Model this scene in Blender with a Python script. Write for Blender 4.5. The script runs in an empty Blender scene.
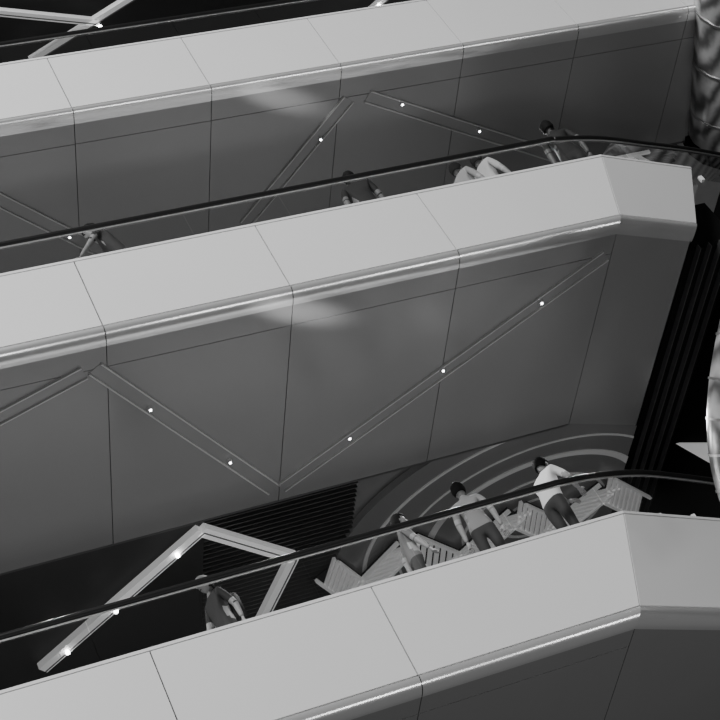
import bpy, bmesh, math, random
from mathutils import Vector, Matrix
random.seed(4)
S = bpy.context.scene
COL = S.collection

# ---------------------------------------------------------------- materials
def mat(name, base, rough=0.5, metal=0.0, emis=0.0, noise=0.0, nscale=6.0, spec=0.5):
    m = bpy.data.materials.new(name); m.use_nodes = True
    nt = m.node_tree; b = nt.nodes['Principled BSDF']
    b.inputs['Base Color'].default_value = (base, base, base, 1)
    b.inputs['Roughness'].default_value = rough
    b.inputs['Metallic'].default_value = metal
    b.inputs['Specular IOR Level'].default_value = spec
    if emis > 0:
        b.inputs['Emission Color'].default_value = (1, 1, 1, 1)
        b.inputs['Emission Strength'].default_value = emis
    if noise > 0:
        tc = nt.nodes.new('ShaderNodeTexCoord'); n = nt.nodes.new('ShaderNodeTexNoise')
        n.inputs['Scale'].default_value = nscale; n.inputs['Detail'].default_value = 3
        nt.links.new(tc.outputs['Object'], n.inputs['Vector'])
        r = nt.nodes.new('ShaderNodeMapRange')
        r.inputs['To Min'].default_value = base * (1 - noise); r.inputs['To Max'].default_value = base * (1 + noise)
        nt.links.new(n.outputs['Fac'], r.inputs['Value'])
        c = nt.nodes.new('ShaderNodeCombineColor')
        for k in ('Red', 'Green', 'Blue'): nt.links.new(r.outputs['Result'], c.inputs[k])
        nt.links.new(c.outputs['Color'], b.inputs['Base Color'])
    return m

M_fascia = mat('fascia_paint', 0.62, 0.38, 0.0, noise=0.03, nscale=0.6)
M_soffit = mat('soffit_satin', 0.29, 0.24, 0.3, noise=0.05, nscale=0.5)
M_nose = mat('bullnose_metal', 0.95, 0.22, 0.7)
M_gap = mat('joint_shadow', 0.02, 0.8)
M_black = mat('black_paint', 0.006, 0.6, spec=0.1)
M_rail = mat('handrail_black', 0.008, 0.4, spec=.25)
M_steel = mat('steel', 0.5, 0.3, 0.9)
M_track = mat('track_grey', 0.50, 0.35, 0.1)
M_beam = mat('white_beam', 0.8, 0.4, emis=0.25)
M_lamp = mat('lamp_glow', 0.9, 0.4, emis=18)
M_dark = mat('dark_ceiling', 0.03, 0.6)
M_slat = mat('slat_grey', 0.07, 0.5)
M_wslat = mat('zebra_glow_white', 0.8, 0.4, emis=0.14)  # self-lit white for the slats that imitate glass reflections
M_floor = mat('deck_tile', 0.45, 0.35, noise=0.1)
M_ringl = mat('ring_light_grey', 0.5, 0.25, 0.1, emis=.06)  # slight emission added to brighten the ceiling arcs, which are no lamps
M_ringd = mat('ring_mid_grey', 0.20, 0.25, 0.3, emis=.012)  # trace of emission added to lift the darker rings

def glass_mat():
    m = bpy.data.materials.new('balustrade_glass'); m.use_nodes = True
    nt = m.node_tree; nt.nodes.clear()
    o = nt.nodes.new('ShaderNodeOutputMaterial'); mx = nt.nodes.new('ShaderNodeMixShader')
    t = nt.nodes.new('ShaderNodeBsdfTransparent'); t.inputs[0].default_value = (0.9, 0.9, 0.9, 1)
    g = nt.nodes.new('ShaderNodeBsdfGlossy'); g.inputs['Roughness'].default_value = 0.02
    f = nt.nodes.new('ShaderNodeLayerWeight'); f.inputs['Blend'].default_value = .5
    p = nt.nodes.new('ShaderNodeMath'); p.operation = 'POWER'; p.inputs[1].default_value = 3
    a = nt.nodes.new('ShaderNodeMath'); a.operation = 'ADD'; a.inputs[1].default_value = .15; a.use_clamp = True
    nt.links.new(f.outputs['Facing'], p.inputs[0]); nt.links.new(p.outputs[0], a.inputs[0])
    nt.links.new(a.outputs[0], mx.inputs[0]); nt.links.new(t.outputs[0], mx.inputs[1]); nt.links.new(g.outputs[0], mx.inputs[2])
    nt.links.new(mx.outputs[0], o.inputs[0])
    return m
M_glass = glass_mat()

def brushed():
    m = mat('brushed_cladding', 0.5, 0.28, 0.6)
    nt = m.node_tree; b = nt.nodes['Principled BSDF']
    tc = nt.nodes.new('ShaderNodeTexCoord'); w = nt.nodes.new('ShaderNodeTexWave')
    w.inputs['Scale'].default_value = 2.0; w.inputs['Distortion'].default_value = 3; w.inputs['Detail'].default_value = 3
    nt.links.new(tc.outputs['Object'], w.inputs['Vector'])
    r = nt.nodes.new('ShaderNodeValToRGB')
    r.color_ramp.elements[0].color = (.14, .14, .14, 1); r.color_ramp.elements[1].color = (.7, .7, .7, 1)
    nt.links.new(w.outputs['Fac'], r.inputs[0]); nt.links.new(r.outputs[0], b.inputs['Base Color'])
    return m
M_brush = brushed()

# ---------------------------------------------------------------- helpers
def empty(name, loc=(0, 0, 0)):
    e = bpy.data.objects.new(name, None); e.location = loc; COL.objects.link(e); return e

def obj(name, bm, mats, parent=None, smooth=False):
    me = bpy.data.meshes.new(name)
    bmesh.ops.recalc_face_normals(bm, faces=bm.faces)
    bm.to_mesh(me); bm.free()
    for m in (mats if isinstance(mats, list) else [mats]): me.materials.append(m)
    if smooth:
        for p in me.polygons: p.use_smooth = True
    o = bpy.data.objects.new(name, me); COL.objects.link(o)
    if parent: o.parent = parent
    return o

def prism(bm, pts, d, mi=0):
    d = Vector(d)
    a = [bm.verts.new(p) for p in pts]; b = [bm.verts.new(Vector(p) + d) for p in pts]
    n = len(a); fs = [bm.faces.new(a), bm.faces.new(list(reversed(b)))]
    for i in range(n): fs.append(bm.faces.new([a[i], b[i], b[(i + 1) % n], a[(i + 1) % n]]))
    for f in fs: f.material_index = mi

def inset(pts, g):
    pts = [Vector(p) for p in pts]; n = len(pts); out = []
    for i in range(n):
        p = pts[i]; a = (pts[i - 1] - p).normalized(); b = (pts[(i + 1) % n] - p).normalized()
        s = max(0.25, a.cross(b).length)
        out.append(p + (a + b) * (g / s))
    return out

def box(bm, x0, x1, y0, y1, z0, z1, mi=0):
    prism(bm, [(x0, y0, z0), (x1, y0, z0), (x1, y1, z0), (x0, y1, z0)], (0, 0, z1 - z0), mi)

def strip(bm, p, q, w, z, h, mi=0):
    p = Vector(p); q = Vector(q); d = (q - p).normalized(); n = Vector((-d.y, d.x)) * (w / 2)
    prism(bm, [(*(p + n), z), (*(q + n), z), (*(q - n), z), (*(p - n), z)], (0, 0, -h), mi)

def tube(name, pts, r, m, parent=None):
    c = bpy.data.curves.new(name, 'CURVE'); c.dimensions = '3D'; c.bevel_depth = r; c.bevel_resolution = 6
    s = c.splines.new('POLY'); s.points.add(len(pts) - 1)
    for i, p in enumerate(pts): s.points[i].co = (*p, 1)
    c.use_fill_caps = True; c.materials.append(m)
    for sp in c.splines: sp.use_smooth = True
    o = bpy.data.objects.new(name, c); COL.objects.link(o)
    if parent: o.parent = parent
    return o

def catmull(pts, n=8):
    P = [Vector(p) for p in pts]; P = [P[0] * 2 - P[1]] + P + [P[-1] * 2 - P[-2]]; out = []
    for i in range(1, len(P) - 2):
        a, b, c, d = P[i - 1:i + 3]
        for k in range(n):
            t = k / n
            out.append(0.5 * ((2 * b) + (c - a) * t + (2 * a - 5 * b + 4 * c - d) * t * t + (3 * b - a - 3 * c + d) * t ** 3))
    out.append(P[-2]); return out

# ---------------------------------------------------------------- gallery levels
XS = -3.0
class L: pass
def level(y0, ztop, zband, zsof, xc, lean, ang, len_top, len_bot, seams, yback, rail_pts, rail_z):
    l = L(); l.__dict__.update(locals()); return l

mid = level(14.2, 16.45, 15.08, 14.94, 12.52, 0.345, 19, 1.93, 1.55, [-1.1, 1.45, 4.12, 6.77, 9.33], 18.5,
            [(XS, 14.5), (6, 14.5), (11.6, 14.5), (12.3, 14.52), (13.16, 14.68), (14.1, 14.98), (15.07, 15.3), (16.4, 15.8)], 17.45)
low = level(16.43, 11.46, 9.97, 9.80, 10.51, 0.42, 25, 4.0, 4.0, [-2.4, 0.55, 3.58, 6.62], 20.8,
            [(XS, 16.65), (5, 16.65), (9.4, 16.65), (10.1, 16.66), (10.76, 16.75), (11.49, 16.96), (12.3, 17.33), (13.15, 17.76), (14.4, 18.4)], 12.45)
upp = level(14.2, 21.43, 20.0, 19.9, 17.6, 0.345, 19, 1.9, 1.5, [-1.6, 0.6, 2.85, 5.1, 7.34, 9.58, 11.82, 14.05, 16.3], 17.2,
            [(XS, 14.5), (6, 14.5), (18, 14.5)], 22.48)

def corner(l, o, z):
    a = math.radians(l.ang)
    return Vector((l.xc - l.lean * (l.ztop - z) - o * math.tan(a / 2), l.y0 + o, z))
def endp(l, o, z):
    a = math.radians(l.ang); c = corner(l, o, z)
    t = (l.ztop - z) / (l.ztop - l.zsof)
    return c + Vector((math.cos(a), math.sin(a), 0)) * (l.len_top * (1 - t) + l.len_bot * t)

def build_level(l, grooves, spots):
    root = empty('gallery_balcony', (0, 0, 0))
    a = math.radians(l.ang); inward2 = Vector((-math.sin(a), math.cos(a), 0))
    bm = bmesh.new(); bb = bmesh.new(); g = 0.009
    xs = [XS] + l.seams
    for i in range(len(xs)):
        x0 = xs[i]
        if i + 1 < len(xs): x1t = x1b = xs[i + 1]
        else: x1t = corner(l, 0, l.ztop).x; x1b = corner(l, 0, l.zband).x
        q = [(x0, l.y0, l.zband), (x1b, l.y0, l.zband), (x1t, l.y0, l.ztop), (x0, l.y0, l.ztop)]
        prism(bm, inset(q, g), (0, 0.06, 0))
    q = [corner(l, 0, l.zband), endp(l, 0, l.zband), endp(l, 0, l.ztop), corner(l, 0, l.ztop)]
    prism(bm, inset(q, g), inward2 * 0.06)
    obj('fascia_panels', bm, M_fascia, root)
    o = 0.05; zb = l.zband - .03
    A = [Vector((XS, l.y0 + o, zb)), corner(l, o, zb), endp(l, o, zb)]
    B = [Vector((XS, l.y0 + o, l.ztop - .01)), corner(l, o, l.ztop - .01), endp(l, o, l.ztop - .01)]
    prism(bb, [A[0], A[1], B[1], B[0]], (0, .05, 0)); prism(bb, [A[1], A[2], B[2], B[1]], inward2 * .05)
    obj('joint_backing', bb, M_gap, root)
    # bullnose trim: one swept length per panel bay
    bm = bmesh.new()
    prof = [(0.03, l.zband - 0.012), (-0.004, l.zband - 0.014)]
    cz = l.zband - 0.014 - 0.02
    for k in range(9):
        t = math.pi / 2 * k / 8
        prof.append((-.004 + 0.204 * (1 - math.cos(t)), cz - (cz - l.zsof + .004) * math.sin(t)))
    prof.append((0.24, l.zsof - .004))
    def run(pa, pb):
        ra = [bm.verts.new(p) for p in pa]; rb = [bm.verts.new(p) for p in pb]
        for i in range(len(ra) - 1): bm.faces.new([ra[i], rb[i], rb[i + 1], ra[i + 1]])
    for i in range(len(xs)):
        x0 = xs[i] + .006
        pa = [Vector((x0, l.y0 + oo, z)) for oo, z in prof]
        if i + 1 < len(xs): pb = [Vector((xs[i + 1] - .006, l.y0 + oo, z)) for oo, z in prof]
        else: pb = [corner(l, oo, z) for oo, z in prof]
        run(pa, pb)
    run([corner(l, oo, z) for oo, z in prof], [endp(l, oo, z) for oo, z in prof])
    n = obj('bullnose_trim', bm, M_nose, root, smooth=True)
    n.modifiers.new('es', 'EDGE_SPLIT').split_angle = math.radians(40)
    bm = bmesh.new()
    A = [Vector((XS, l.y0 - .005, l.ztop + .004)), corner(l, -.005, l.ztop + .004), endp(l, -.005, l.ztop + .004)]
    B = [Vector((XS, l.y0 + .45, l.ztop + .004)), corner(l, .45, l.ztop + .004), endp(l, .45, l.ztop + .004)]
    prism(bm, [A[0], A[1], B[1], B[0]], (0, 0, .045)); prism(bm, [A[1], A[2], B[2], B[1]], (0, 0, .045))
    obj('coping', bm, M_fascia, root)
    # soffit panels
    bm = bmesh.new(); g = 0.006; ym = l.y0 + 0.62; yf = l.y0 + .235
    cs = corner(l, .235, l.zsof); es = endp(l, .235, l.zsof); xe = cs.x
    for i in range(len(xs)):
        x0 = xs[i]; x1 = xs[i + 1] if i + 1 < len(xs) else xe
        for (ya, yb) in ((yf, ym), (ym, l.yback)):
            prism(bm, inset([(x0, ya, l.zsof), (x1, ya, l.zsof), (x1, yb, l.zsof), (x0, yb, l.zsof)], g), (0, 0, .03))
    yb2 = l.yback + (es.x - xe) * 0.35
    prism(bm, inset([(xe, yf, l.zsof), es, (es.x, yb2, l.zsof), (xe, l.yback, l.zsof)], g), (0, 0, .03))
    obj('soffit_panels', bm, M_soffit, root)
    bm = bmesh.new()
    z = l.zsof + .025
    prism(bm, [(XS, yf - .1, z), (xe, yf - .1, z), (xe, l.yback, z), (XS, l.yback, z)], (0, 0, .05))
    prism(bm, [(xe, yf - .1, z), (es.x, es.y - .1, z), (es.x, yb2, z), (xe, l.yback, z)], (0, 0, .05))
    obj('soffit_backing', bm, M_gap, root)
    bm = bmesh.new()
    box(bm, XS, xe, l.yback, l.yback + .04, l.zsof - .0, l.zsof + .5)
    obj('soffit_edge_lip', bm, M_slat, root)
    bm = bmesh.new()
    eT = endp(l, .12, l.ztop)
    prism(bm, [(XS, l.y0 + .12, l.ztop - .3), (corner(l, .12, l.ztop).x, l.y0 + .12, l.ztop - .3), (eT.x - .02, eT.y, l.ztop - .3),
               (eT.x - .02, 24, l.ztop - .3), (XS, 24, l.ztop - .3)], (0, 0, .31))
    obj('deck', bm, M_floor, root)
    bm = bmesh.new()
    p = [endp(l, .01, l.ztop), endp(l, .01, l.zband), endp(l, .2, l.zsof), Vector((es.x, yb2, l.zsof)), Vector((eT.x, yb2, l.ztop))]
    prism(bm, p, (-.04, 0, 0)); obj('end_closure', bm, M_black, root)
    # lighting channels
    bm = bmesh.new()
    for (p, q) in grooves:
        strip(bm, p, q, .20, l.zsof + .01, .018, 0)
        d = (Vector(q) - Vector(p)).normalized(); n = Vector((-d.y, d.x))
        for s in (-.11, .11):
            strip(bm, Vector(p) + n * s, Vector(q) + n * s, .022, l.zsof + .01, .045, 1)
    obj('lighting_channel', bm, [M_soffit, M_track], root)
    bm = bmesh.new()
    for (x, y) in spots:
        bmesh.ops.create_cone(bm, segments=16, radius1=.028, radius2=.042, depth=.06, cap_ends=True, matrix=Matrix.Translation((x, y, l.zsof - .03)))
        r = bmesh.ops.create_cone(bm, segments=16, radius1=.017, radius2=.017, depth=.012, cap_ends=True, matrix=Matrix.Translation((x, y, l.zsof - .064)))
        for v in r['verts']:
            for f in v.link_faces: f.material_index = 1
    obj('soffit_downlights', bm, [M_track, M_lamp], root)
    # balustrade
    br = empty('glass_balustrade')
    path = catmull([(x, y, l.rail_z) for x, y in l.rail_pts], 10)
    tube('handrail', path, .048, M_rail, br)
    tube('rail_under_channel', [p + Vector((0, -.012, -.07)) for p in path], .013, M_steel, br)
    ev = [path[0]]; dist = 0; nxt = .1
    for i in range(1, len(path)):
        a0 = path[i - 1]; seg = (path[i] - a0).length
        while nxt <= dist + seg:
            ev.append(a0.lerp(path[i], (nxt - dist) / seg)); nxt += .1
        dist += seg
    bm = bmesh.new(); bc = bmesh.new(); k = 0; N = 15
    zb = l.ztop + .04
    while k < len(ev) - 1:
        e = min(k + N, len(ev) - 1); rows = []
        for i in range(k, e + 1):
            p = ev[i].copy()
            if i == k: p = ev[i].lerp(ev[i + 1], .06)
            if i == e: p = ev[i].lerp(ev[i - 1], .06)
            rows.append((bm.verts.new((p.x, p.y, zb)), bm.verts.new((p.x, p.y, l.rail_z - .03))))
        for i in range(len(rows) - 1): bm.faces.new([rows[i][0], rows[i + 1][0], rows[i + 1][1], rows[i][1]])
        k = e
    obj('glass_panes', bm, M_glass, br)
    for i in range(3, len(ev), 7):
        p = ev[i]; box(bc, p.x - .03, p.x + .03, p.y - .03, p.y + .03, zb - .02, zb + .09)
    obj('glass_clamps', bc, M_fascia, br)
    return root

build_level(mid, [((3.95, 14.80), (6.68, 18.2)), ((6.80, 18.2), (11.85, 14.82)), ((3.8, 14.83), (0.2, 16.3))],
            [(4.70, 15.78), (5.92, 17.28), (7.86, 17.42), (9.32, 16.42), (10.85, 15.47)])
build_level(low, [((6.0, 17.2), (3.5, 20.5))], [])
build_level(upp, [((9.75, 14.86), (8.0, 17.1)), ((10.1, 14.87), (14.4, 17.1)), ((3.0, 14.86), (5.5, 17.1))],
            [(9.28, 15.55), (10.75, 15.13), (12.35, 16.0), (4.92, 16.6)])

# ---------------------------------------------------------------- ceilings beyond the soffits
def louvre_ceiling(y0, y1, z, x0, x1):
    root = empty('louvred_ceiling')
    bm = bmesh.new(); box(bm, x0, x1, y0, y1, z + .18, z + .24); obj('ceiling_void', bm, M_black, root)
    bm = bmesh.new(); y = y0 + .06
    while y < y1:
        box(bm, x0, x1, y, y + .022, z, z + .10); y += .11
    obj('slats', bm, M_slat, root)
louvre_ceiling(17.25, 24, 20.02, XS, 17)
louvre_ceiling(18.55, 24, 15.06, 5.6, 8.2)
bm = bmesh.new(); box(bm, XS, 5.6, 18.55, 24, 15.06, 15.12); obj('gallery_ceiling_panel', bm, M_dark)

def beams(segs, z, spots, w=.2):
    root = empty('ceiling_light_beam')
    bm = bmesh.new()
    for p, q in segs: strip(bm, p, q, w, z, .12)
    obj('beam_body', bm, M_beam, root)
    bm = bmesh.new()
    for p, q in segs: strip(bm, Vector(p) + Vector((.04, .03)), Vector(q) + Vector((.04, .03)), .02, z - .12, .012)
    obj('beam_slot', bm, M_ringd, root)
    bm = bmesh.new()
    for x, y in spots:
        bmesh.ops.create_icosphere(bm, subdivisions=2, radius=.04, matrix=Matrix.Translation((x, y, z - .16)))
    obj('beam_lamps', bm, M_lamp, root)
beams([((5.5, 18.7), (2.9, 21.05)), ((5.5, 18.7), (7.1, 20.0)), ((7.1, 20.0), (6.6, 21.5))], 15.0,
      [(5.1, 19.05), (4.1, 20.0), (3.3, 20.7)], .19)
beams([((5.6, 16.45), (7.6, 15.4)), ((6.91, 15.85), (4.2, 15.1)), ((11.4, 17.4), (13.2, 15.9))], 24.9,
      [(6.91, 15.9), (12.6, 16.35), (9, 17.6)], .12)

# circular ceiling feature at the end bay of the lower gallery
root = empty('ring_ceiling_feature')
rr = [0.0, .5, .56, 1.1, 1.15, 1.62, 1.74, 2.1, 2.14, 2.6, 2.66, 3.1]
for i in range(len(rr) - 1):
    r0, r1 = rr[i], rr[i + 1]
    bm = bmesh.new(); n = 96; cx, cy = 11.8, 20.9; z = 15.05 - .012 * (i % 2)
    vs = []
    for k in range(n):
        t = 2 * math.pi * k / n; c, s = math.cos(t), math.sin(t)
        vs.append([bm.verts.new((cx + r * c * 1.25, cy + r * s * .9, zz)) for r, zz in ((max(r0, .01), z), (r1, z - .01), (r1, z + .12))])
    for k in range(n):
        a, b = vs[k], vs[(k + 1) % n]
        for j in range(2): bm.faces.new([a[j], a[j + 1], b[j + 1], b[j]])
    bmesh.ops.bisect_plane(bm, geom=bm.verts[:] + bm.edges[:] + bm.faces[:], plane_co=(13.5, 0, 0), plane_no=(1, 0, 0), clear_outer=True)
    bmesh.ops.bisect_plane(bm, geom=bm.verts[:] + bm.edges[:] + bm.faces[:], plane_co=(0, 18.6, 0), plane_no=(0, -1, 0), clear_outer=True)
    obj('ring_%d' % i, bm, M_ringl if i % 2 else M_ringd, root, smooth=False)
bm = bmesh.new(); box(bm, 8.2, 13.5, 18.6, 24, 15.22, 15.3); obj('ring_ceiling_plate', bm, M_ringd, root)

# glowing zig-zag slats modelled in place of stripe reflections in the lower glass
root = empty('zebra_reflection_slats'); bm = bmesh.new(); bk = bmesh.new()
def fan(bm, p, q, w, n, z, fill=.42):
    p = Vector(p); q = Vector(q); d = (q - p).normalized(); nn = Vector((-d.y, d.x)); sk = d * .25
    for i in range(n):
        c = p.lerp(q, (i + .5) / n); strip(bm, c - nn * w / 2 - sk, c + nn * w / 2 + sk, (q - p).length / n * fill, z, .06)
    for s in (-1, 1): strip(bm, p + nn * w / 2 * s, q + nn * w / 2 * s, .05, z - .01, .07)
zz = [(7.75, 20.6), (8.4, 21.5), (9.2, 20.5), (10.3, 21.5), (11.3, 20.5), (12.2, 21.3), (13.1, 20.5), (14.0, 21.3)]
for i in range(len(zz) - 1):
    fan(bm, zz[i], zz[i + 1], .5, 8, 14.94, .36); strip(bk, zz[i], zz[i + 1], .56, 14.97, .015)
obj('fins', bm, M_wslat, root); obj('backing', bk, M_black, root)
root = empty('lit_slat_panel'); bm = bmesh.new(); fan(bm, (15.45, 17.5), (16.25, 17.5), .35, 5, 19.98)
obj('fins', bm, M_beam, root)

# ---------------------------------------------------------------- shell
bm = bmesh.new(); box(bm, XS, 22, 24, 24.2, 4, 30); obj('wall_back', bm, M_dark)
bm = bmesh.new(); box(bm, 21, 21.2, 10, 24, 4, 30); obj('wall_right', bm, M_black)
bm = bmesh.new(); box(bm, XS, 22, 13.5, 24, 25.2, 25.4); obj('ceiling', bm, M_dark)
root = empty('black_shaft_wall')
bm = bmesh.new(); box(bm, 14.45, 14.6, 15.9, 24, 8, 16.2); obj('shaft_face', bm, M_black, root)
bm = bmesh.new()
for i in range(4): box(bm, 13.7 + i * .2, 13.715 + i * .2, 15.2, 24, 15.0, 15.1)
obj('shaft_ribs', bm, M_slat, root)
bm = bmesh.new(); box(bm, 13.56, 14.5, 15.3, 24, 15.1, 16.1); obj('shaft_lid', bm, M_black, root)
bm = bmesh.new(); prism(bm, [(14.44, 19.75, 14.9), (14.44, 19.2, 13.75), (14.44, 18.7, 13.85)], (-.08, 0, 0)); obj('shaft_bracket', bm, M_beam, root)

# steel drum + curved duct at the right edge
root = empty('steel_clad_drum')
D0 = Vector((17.0, 12.5, 19.64)); D1 = Vector((17.95, 16.9, 19.64)); sh = Vector((-.06, 0, .02)); D0 += sh; D1 += sh
tube('drum_shell', [D0, D1], .9, M_brush, root)
dd = (D1 - D0).normalized()
for t in (0.1, .35, .6, .85):
    p = D0.lerp(D1, t); tube('drum_seam', [p, p + dd * .05], .915, M_steel, root)
tube('drum_flange', [D1, D1 + dd * .25], .98, M_black, root)
root = empty('curved_steel_duct')
pth = catmull([(12.97, 12.32, 12.6), (12.25, 13.3, 11.95), (11.73, 14.3, 11.18), (11.59, 15.06, 10.45), (11.76, 15.7, 9.5)], 10)
tube('duct_shell', pth, .5, M_brush, root)
for i in range(2, len(pth) - 2, 4): tube('duct_seam', [pth[i], pth[i] + (pth[i + 1] - pth[i]).normalized() * .03], .51, M_steel, root)

# ---------------------------------------------------------------- people
def person(loc, face_deg, pose, shirt, trousers, hair, H=1.74, cap=None, skinv=.38, bag=False):
    root = empty('person', loc); root.rotation_euler = (0, 0, math.radians(face_deg)); k = H / 1.74
    root.scale = (k, k, k)
    Ms = mat('shirt', shirt, .8); Mt = mat('trousers', trousers, .8); Mh = mat('hair', hair, .8, spec=.15); Mk = mat('skin', skinv, .5)
    lean = {'lean': .22, 'walk': .03, 'phone': .03, 'stand': 0}[pose]
    def T(x, y, z):
        return Vector((x, y - lean * max(0, z - .95) / .6 * 1.0, z - (lean * .25) * max(0, z - .95) / .6))
    J = {}; R = {}
    def j(n, p, r): J[n] = Vector(p); R[n] = r
    j('pel', (0, 0, .96), (.15, .11)); j('waist', T(0, 0, 1.10), (.145, .105)); j('chest', T(0, -.01, 1.30), (.17, .12))
    j('neckb', T(0, .01, 1.46), (.075, .07)); j('neck', T(0, -.015, 1.55), (.055, .055))
    for s, n in ((-1, 'R'), (1, 'L')):
        j('sh' + n, T(s * .175, .005, 1.42), (.068, .066))
        if pose == 'lean':
            j('el' + n, T(s * .24, -.16, 1.22), (.048, .048)); j('wr' + n, (s * .12, -.50, 1.12), (.032, .028))
        elif pose == 'phone':
            j('el' + n, (s * .23, -.06, 1.15), (.048, .048)); j('wr' + n, (s * .08, -.30, 1.26), (.032, .028))
        elif pose == 'walk':
            j('el' + n, (s * .24, .08 * s, 1.14), (.048, .048)); j('wr' + n, (s * .25, -.05 + .14 * s, .90), (.032, .028))
        else:
            j('el' + n, (s * .24, .03, 1.14), (.048, .048)); j('wr' + n, (s * .25, -.04, .88), (.032, .028))
        st = .22 * s if pose == 'walk' else .03 * s
        j('hip' + n, (s * .095, 0, .88), (.098, .098)); j('kn' + n, (s * .10, -st * .5 - .02, .50), (.066, .066))
        j('an' + n, (s * .10, -st + .03, .09), (.046, .046)); j('toe' + n, (s * .12, -st - .14, .035), (.04, .032))
    E = [('pel', 'waist'), ('waist', 'chest'), ('chest', 'neckb'), ('neckb', 'neck')]
    for n in 'RL': E += [('chest', 'sh' + n), ('sh' + n, 'el' + n), ('el' + n, 'wr' + n), ('pel', 'hip' + n), ('hip' + n, 'kn' + n), ('kn' + n, 'an' + n), ('an' + n, 'toe' + n)]
    names = list(J); me = bpy.data.meshes.new('sk')
    me.from_pydata([J[n] for n in names], [(names.index(a), names.index(b)) for a, b in E], [])
    o = bpy.data.objects.new('sk', me); COL.objects.link(o)
    sm = o.modifiers.new('skin', 'SKIN'); sm.use_smooth_shade = True
    for i, n in enumerate(names):
        me.skin_vertices[0].data[i].radius = R[n]; me.skin_vertices[0].data[i].use_root = (n == 'pel')
    o.modifiers.new('sub', 'SUBSURF').levels = 2
    dg = bpy.context.evaluated_depsgraph_get(); ev = bpy.data.meshes.new_from_object(o.evaluated_get(dg))
    bpy.data.objects.remove(o)
    tb = bmesh.new(); tb.from_mesh(ev)
    bmesh.ops.bisect_plane(tb, geom=tb.verts[:] + tb.edges[:] + tb.faces[:], plane_co=(0, 0, .93), plane_no=(0, 0, 1))
    tb.to_mesh(ev); tb.free()
    for m in (Ms, Mt, Mk, Mh): ev.materials.append(m)
    def segd(p, a, b):
        ab = b - a; t = max(0, min(1, (p - a).dot(ab) / ab.length_squared)); return (p - (a + ab * t)).length, t
    for f in ev.polygons:
        c = f.center; best = min(((segd(c, J[a], J[b])[0] , a, b) for a, b in E), key=lambda q: q[0]); a, b = best[1], best[2]
        t = segd(c, J[a], J[b])[1]; mi = 0
        if c.z < .93 and not b[:2] in ('wr', 'el'): mi = 1
        if b.startswith('toe'): mi = 3
        if b == 'neck' and t > .25: mi = 2
        if b.startswith('wr') and t > .05: mi = 2
        if b.startswith('el') and t > .75: mi = 2
        f.material_index = mi; f.use_smooth = True
    ev.name = 'body'; bo = bpy.data.objects.new('body', ev); COL.objects.link(bo); bo.parent = root
    hc = J['neck'] + Vector((0, -.02, .10)); tilt = {'phone': .45, 'lean': .35}.get(pose, .05)
    bm = bmesh.new(); bmesh.ops.create_uvsphere(bm, u_segments=28, v_segments=20, radius=1)
    for v in bm.verts:
        x, y, z = v.co
        w = .076 * (1 - .22 * max(0, -z)); d = .096
        if y < 0 and z < -.3: w *= .92
        X, Y, Z = x * w, y * d, z * .118
        if y < -.8 and -.45 < z < .12 and abs(x) < .3: Y -= .022 * (1 - abs(x) / .3) * (1 - abs(z + .2) / .4 if abs(z + .2) < .4 else 0)
        if y < -.6 and abs(z - .1) < .18 and .2 < abs(x) < .6: Y += .008
        if y < -.7 and -.62 < z < -.5 and abs(x) < .35: Y -= .006
        v.co = (X, Y, Z)
    for s in (-1, 1):
        bmesh.ops.create_uvsphere(bm, u_segments=10, v_segments=8, radius=1, matrix=Matrix.Translation((s * .077, .008, -.01)) @ Matrix.Diagonal((.012, .02, .032, 1)))
    for f in bm.faces: f.material_index = 0
    for s in (-1, 1):
        r = bmesh.ops.create_uvsphere(bm, u_segments=8, v_segments=6, radius=.010, matrix=Matrix.Translation((s * .030, -.084, .012)))
        for v in r['verts']:
            for f in v.link_faces: f.material_index = 1
    r = bmesh.ops.create_uvsphere(bm, u_segments=8, v_segments=6, radius=1, matrix=Matrix.Translation((0, -.084, -.062)) @ Matrix.Diagonal((.022, .008, .006, 1)))
    for v in r['verts']:
        for f in v.link_faces: f.material_index = 1
    rot = Matrix.Translation(hc) @ Matrix.Rotation(tilt, 4, 'X')
    bmesh.ops.transform(bm, matrix=rot, verts=bm.verts)
    obj('head', bm, [Mk, Mh], root, smooth=True)
    bm = bmesh.new(); bmesh.ops.create_uvsphere(bm, u_segments=28, v_segments=20, radius=1)
    dl = [v for v in bm.verts if (v.co.y < -.35 and v.co.z < .42) or (v.co.z < -.7) or (v.co.y < -.05 and v.co.z < -.1)]
    bmesh.ops.delete(bm, geom=dl, context='VERTS')
    for v in bm.verts:
        rr = 1 + .03 * math.sin(v.co.x * 17 + v.co.z * 13)
        v.co = (v.co.x * .096 * rr, v.co.y * .120 * rr + .008, v.co.z * .138 * rr + .008)
    bmesh.ops.transform(bm, matrix=rot, verts=bm.verts)
    h = obj('hair', bm, Mh, root, smooth=True); so = h.modifiers.new('s', 'SOLIDIFY'); so.thickness = .014
    if cap is not None:
        Mc = mat('cap', cap, .7); bm = bmesh.new()
        bmesh.ops.create_uvsphere(bm, u_segments=24, v_segments=16, radius=1)
        bmesh.ops.delete(bm, geom=[v for v in bm.verts if v.co.z < .15], context='VERTS')
        for v in bm.verts: v.co = (v.co.x * .106, v.co.y * .130, v.co.z * .150 + .012)
        prism(bm, [(-.07, -.09, .03), (-.05, -.21, .02), (.05, -.21, .02), (.07, -.09, .03)], (0, 0, .012))
        bmesh.ops.transform(bm, matrix=rot, verts=bm.verts); obj('cap', bm, Mc, root, smooth=False)
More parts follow.
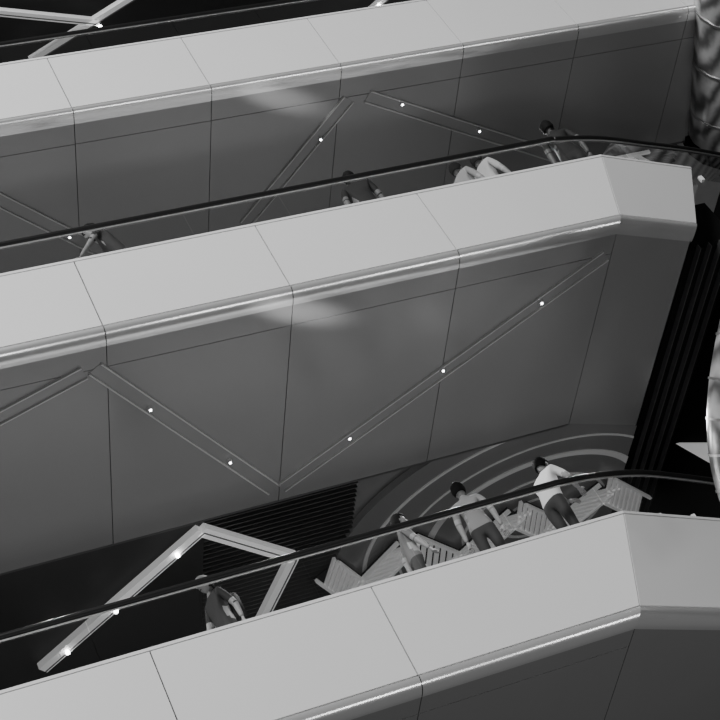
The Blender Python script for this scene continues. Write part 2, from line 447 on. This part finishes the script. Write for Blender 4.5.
    for s, n in ((-1, 'R'), (1, 'L')):
        w = J['wr' + n]; d = (w - J['el' + n]).normalized()
        side = d.cross(Vector((0, 0, 1)) if abs(d.z) < .8 else Vector((0, 1, 0))).normalized(); up = side.cross(d).normalized()
        V = [w - d * .01, w + d * .05, w + d * .085]; RR = [.026, .030, .028]; EE = [(0, 1), (1, 2)]
        for fi, (off, ln) in enumerate(((-.03, .065), (-.01, .078), (.01, .074), (.03, .058))):
            b = w + d * .085 + side * off; m1 = b + d * ln * .5 - up * .008; m2 = b + d * ln - up * .03
            i0 = len(V); V += [b, m1, m2]; RR += [.0105, .0095, .008]; EE += [(2, i0), (i0, i0 + 1), (i0 + 1, i0 + 2)]
        i0 = len(V); V += [w + d * .03 + side * -.035 * s, w + d * .07 + side * -.055 * s]; RR += [.013, .009]; EE += [(1, i0), (i0, i0 + 1)]
        hm = bpy.data.meshes.new('hk'); hm.from_pydata(V, EE, []); ho = bpy.data.objects.new('hk', hm); COL.objects.link(ho)
        ho.modifiers.new('skin', 'SKIN').use_smooth_shade = True
        for i, r_ in enumerate(RR): hm.skin_vertices[0].data[i].radius = (r_, r_ * .75); hm.skin_vertices[0].data[i].use_root = (i == 0)
        ho.modifiers.new('sub', 'SUBSURF').levels = 1
        dg = bpy.context.evaluated_depsgraph_get(); em = bpy.data.meshes.new_from_object(ho.evaluated_get(dg)); bpy.data.objects.remove(ho)
        em.materials.append(Mk); em.name = 'hand'
        oo = bpy.data.objects.new('hand_' + n, em); COL.objects.link(oo); oo.parent = root
    if pose == 'phone':
        bm = bmesh.new(); box(bm, -.04, .04, -.40, -.385, 1.25, 1.39); obj('phone', bm, M_black, root)
    if bag:
        bm = bmesh.new(); bmesh.ops.create_cube(bm, size=1, matrix=Matrix.Translation((0, .20, 1.22)) @ Matrix.Diagonal((.30, .16, .42, 1)))
        bmesh.ops.bevel(bm, geom=bm.edges[:], offset=.05, segments=3, affect='EDGES'); obj('backpack', bm, Mt, root, smooth=True)
    return root

FM = mid.ztop + .01; FL = low.ztop + .01
person((12.75, 15.02, FM), 160, 'stand', .008, .015, .006, 2.04, skinv=.12)
person((11.40, 15.35, FM), 115, 'walk', .5, .05, .01, 1.96)
person((11.00, 15.42, FM), 115, 'walk', .3, .05, .01, 1.92)
person((9.12, 15.2, FM), 160, 'walk', .008, .01, .006, 1.98, skinv=.15)
person((5.15, 15.2, FM), -110, 'lean', .02, .02, .01, 2.02, skinv=.25)
person((10.12, 17.25, FL), 115, 'lean', .72, .03, .006, 2.07)
person((8.95, 17.35, FL), 160, 'stand', .25, .03, .006, 1.96)
person((7.90, 17.6, FL), 80, 'walk', .18, .05, .02, 1.86)
person((5.05, 17.95, FL), -70, 'walk', .03, .03, .02, 1.95, cap=.45, bag=True)

# ---------------------------------------------------------------- lights
def area(loc, tgt, sx, sy, P, name):
    l = bpy.data.lights.new(name, 'AREA'); l.shape = 'RECTANGLE'; l.size = sx; l.size_y = sy; l.energy = P
    o = bpy.data.objects.new(name, l); COL.objects.link(o); o.location = loc
    o.rotation_euler = (Vector(tgt) - Vector(loc)).to_track_quat('-Z', 'Y').to_euler(); return o
area((-9, -12, 30), (8, 15, 14), 14, 9, 18500, 'atrium_skylight')
for x in (-3, 5, 13, 20, 27): area((x, 4, -9), (x - 4 if x > 14 else x + 2, 15, 14), 2.2, 4, 400, 'added_streak_light')  # added unseen lights, spaced to put streaks on the bullnose and fill the soffits
def spot(loc, tgt, P, ang, r=.1, blend=.8, name='gallery_spot'):
    l = bpy.data.lights.new(name, 'SPOT'); l.energy = P; l.spot_size = math.radians(ang); l.spot_blend = blend; l.shadow_soft_size = r
    o = bpy.data.objects.new(name, l); COL.objects.link(o); o.location = loc
    o.rotation_euler = (Vector(tgt) - Vector(loc)).to_track_quat('-Z', 'Y').to_euler(); return o
for x in (3, 6.5, 9.5, 12): spot((x, 18.2, 14.8), (x, 17.6, 11.4), 190, 140, name='lower_gallery_lamp')
for x in (3, 6.5, 9.5, 12.5): spot((x, 16.7, 19.7), (x, 16.2, 16.4), 120, 140, name='mid_gallery_lamp')
spot((1.0, 12.0, 13.0), (6.88, 14.6, 14.94), 9000, 4.6, .1, 1, 'added_sheen_spot')  # added unseen spot, imitates a reflected highlight on the mid soffit
spot((2.4, 11.7, 17.8), (8.5, 14.6, 19.9), 6500, 4.8, .1, 1, 'added_sheen_spot')  # same kind of added spot for the upper soffit highlight

w = bpy.data.worlds.new('World'); S.world = w; w.use_nodes = True
w.node_tree.nodes['Background'].inputs[0].default_value = (.05, .05, .05, 1)
w.node_tree.nodes['Background'].inputs[1].default_value = 1

# ---------------------------------------------------------------- camera
cam = bpy.data.cameras.new('camera'); co = bpy.data.objects.new('camera', cam); COL.objects.link(co)
f = Vector((.3415, .6833, .645)).normalized(); r = Vector((.915, -.0842, -.395)); r = (r - f * r.dot(f)).normalized(); u = r.cross(f)
co.matrix_world = Matrix(((r.x, u.x, -f.x, 0), (r.y, u.y, -f.y, 0), (r.z, u.z, -f.z, 0), (0, 0, 0, 1)))
cam.sensor_width = 36; cam.lens = 79.15; cam.clip_end = 200
S.camera = co
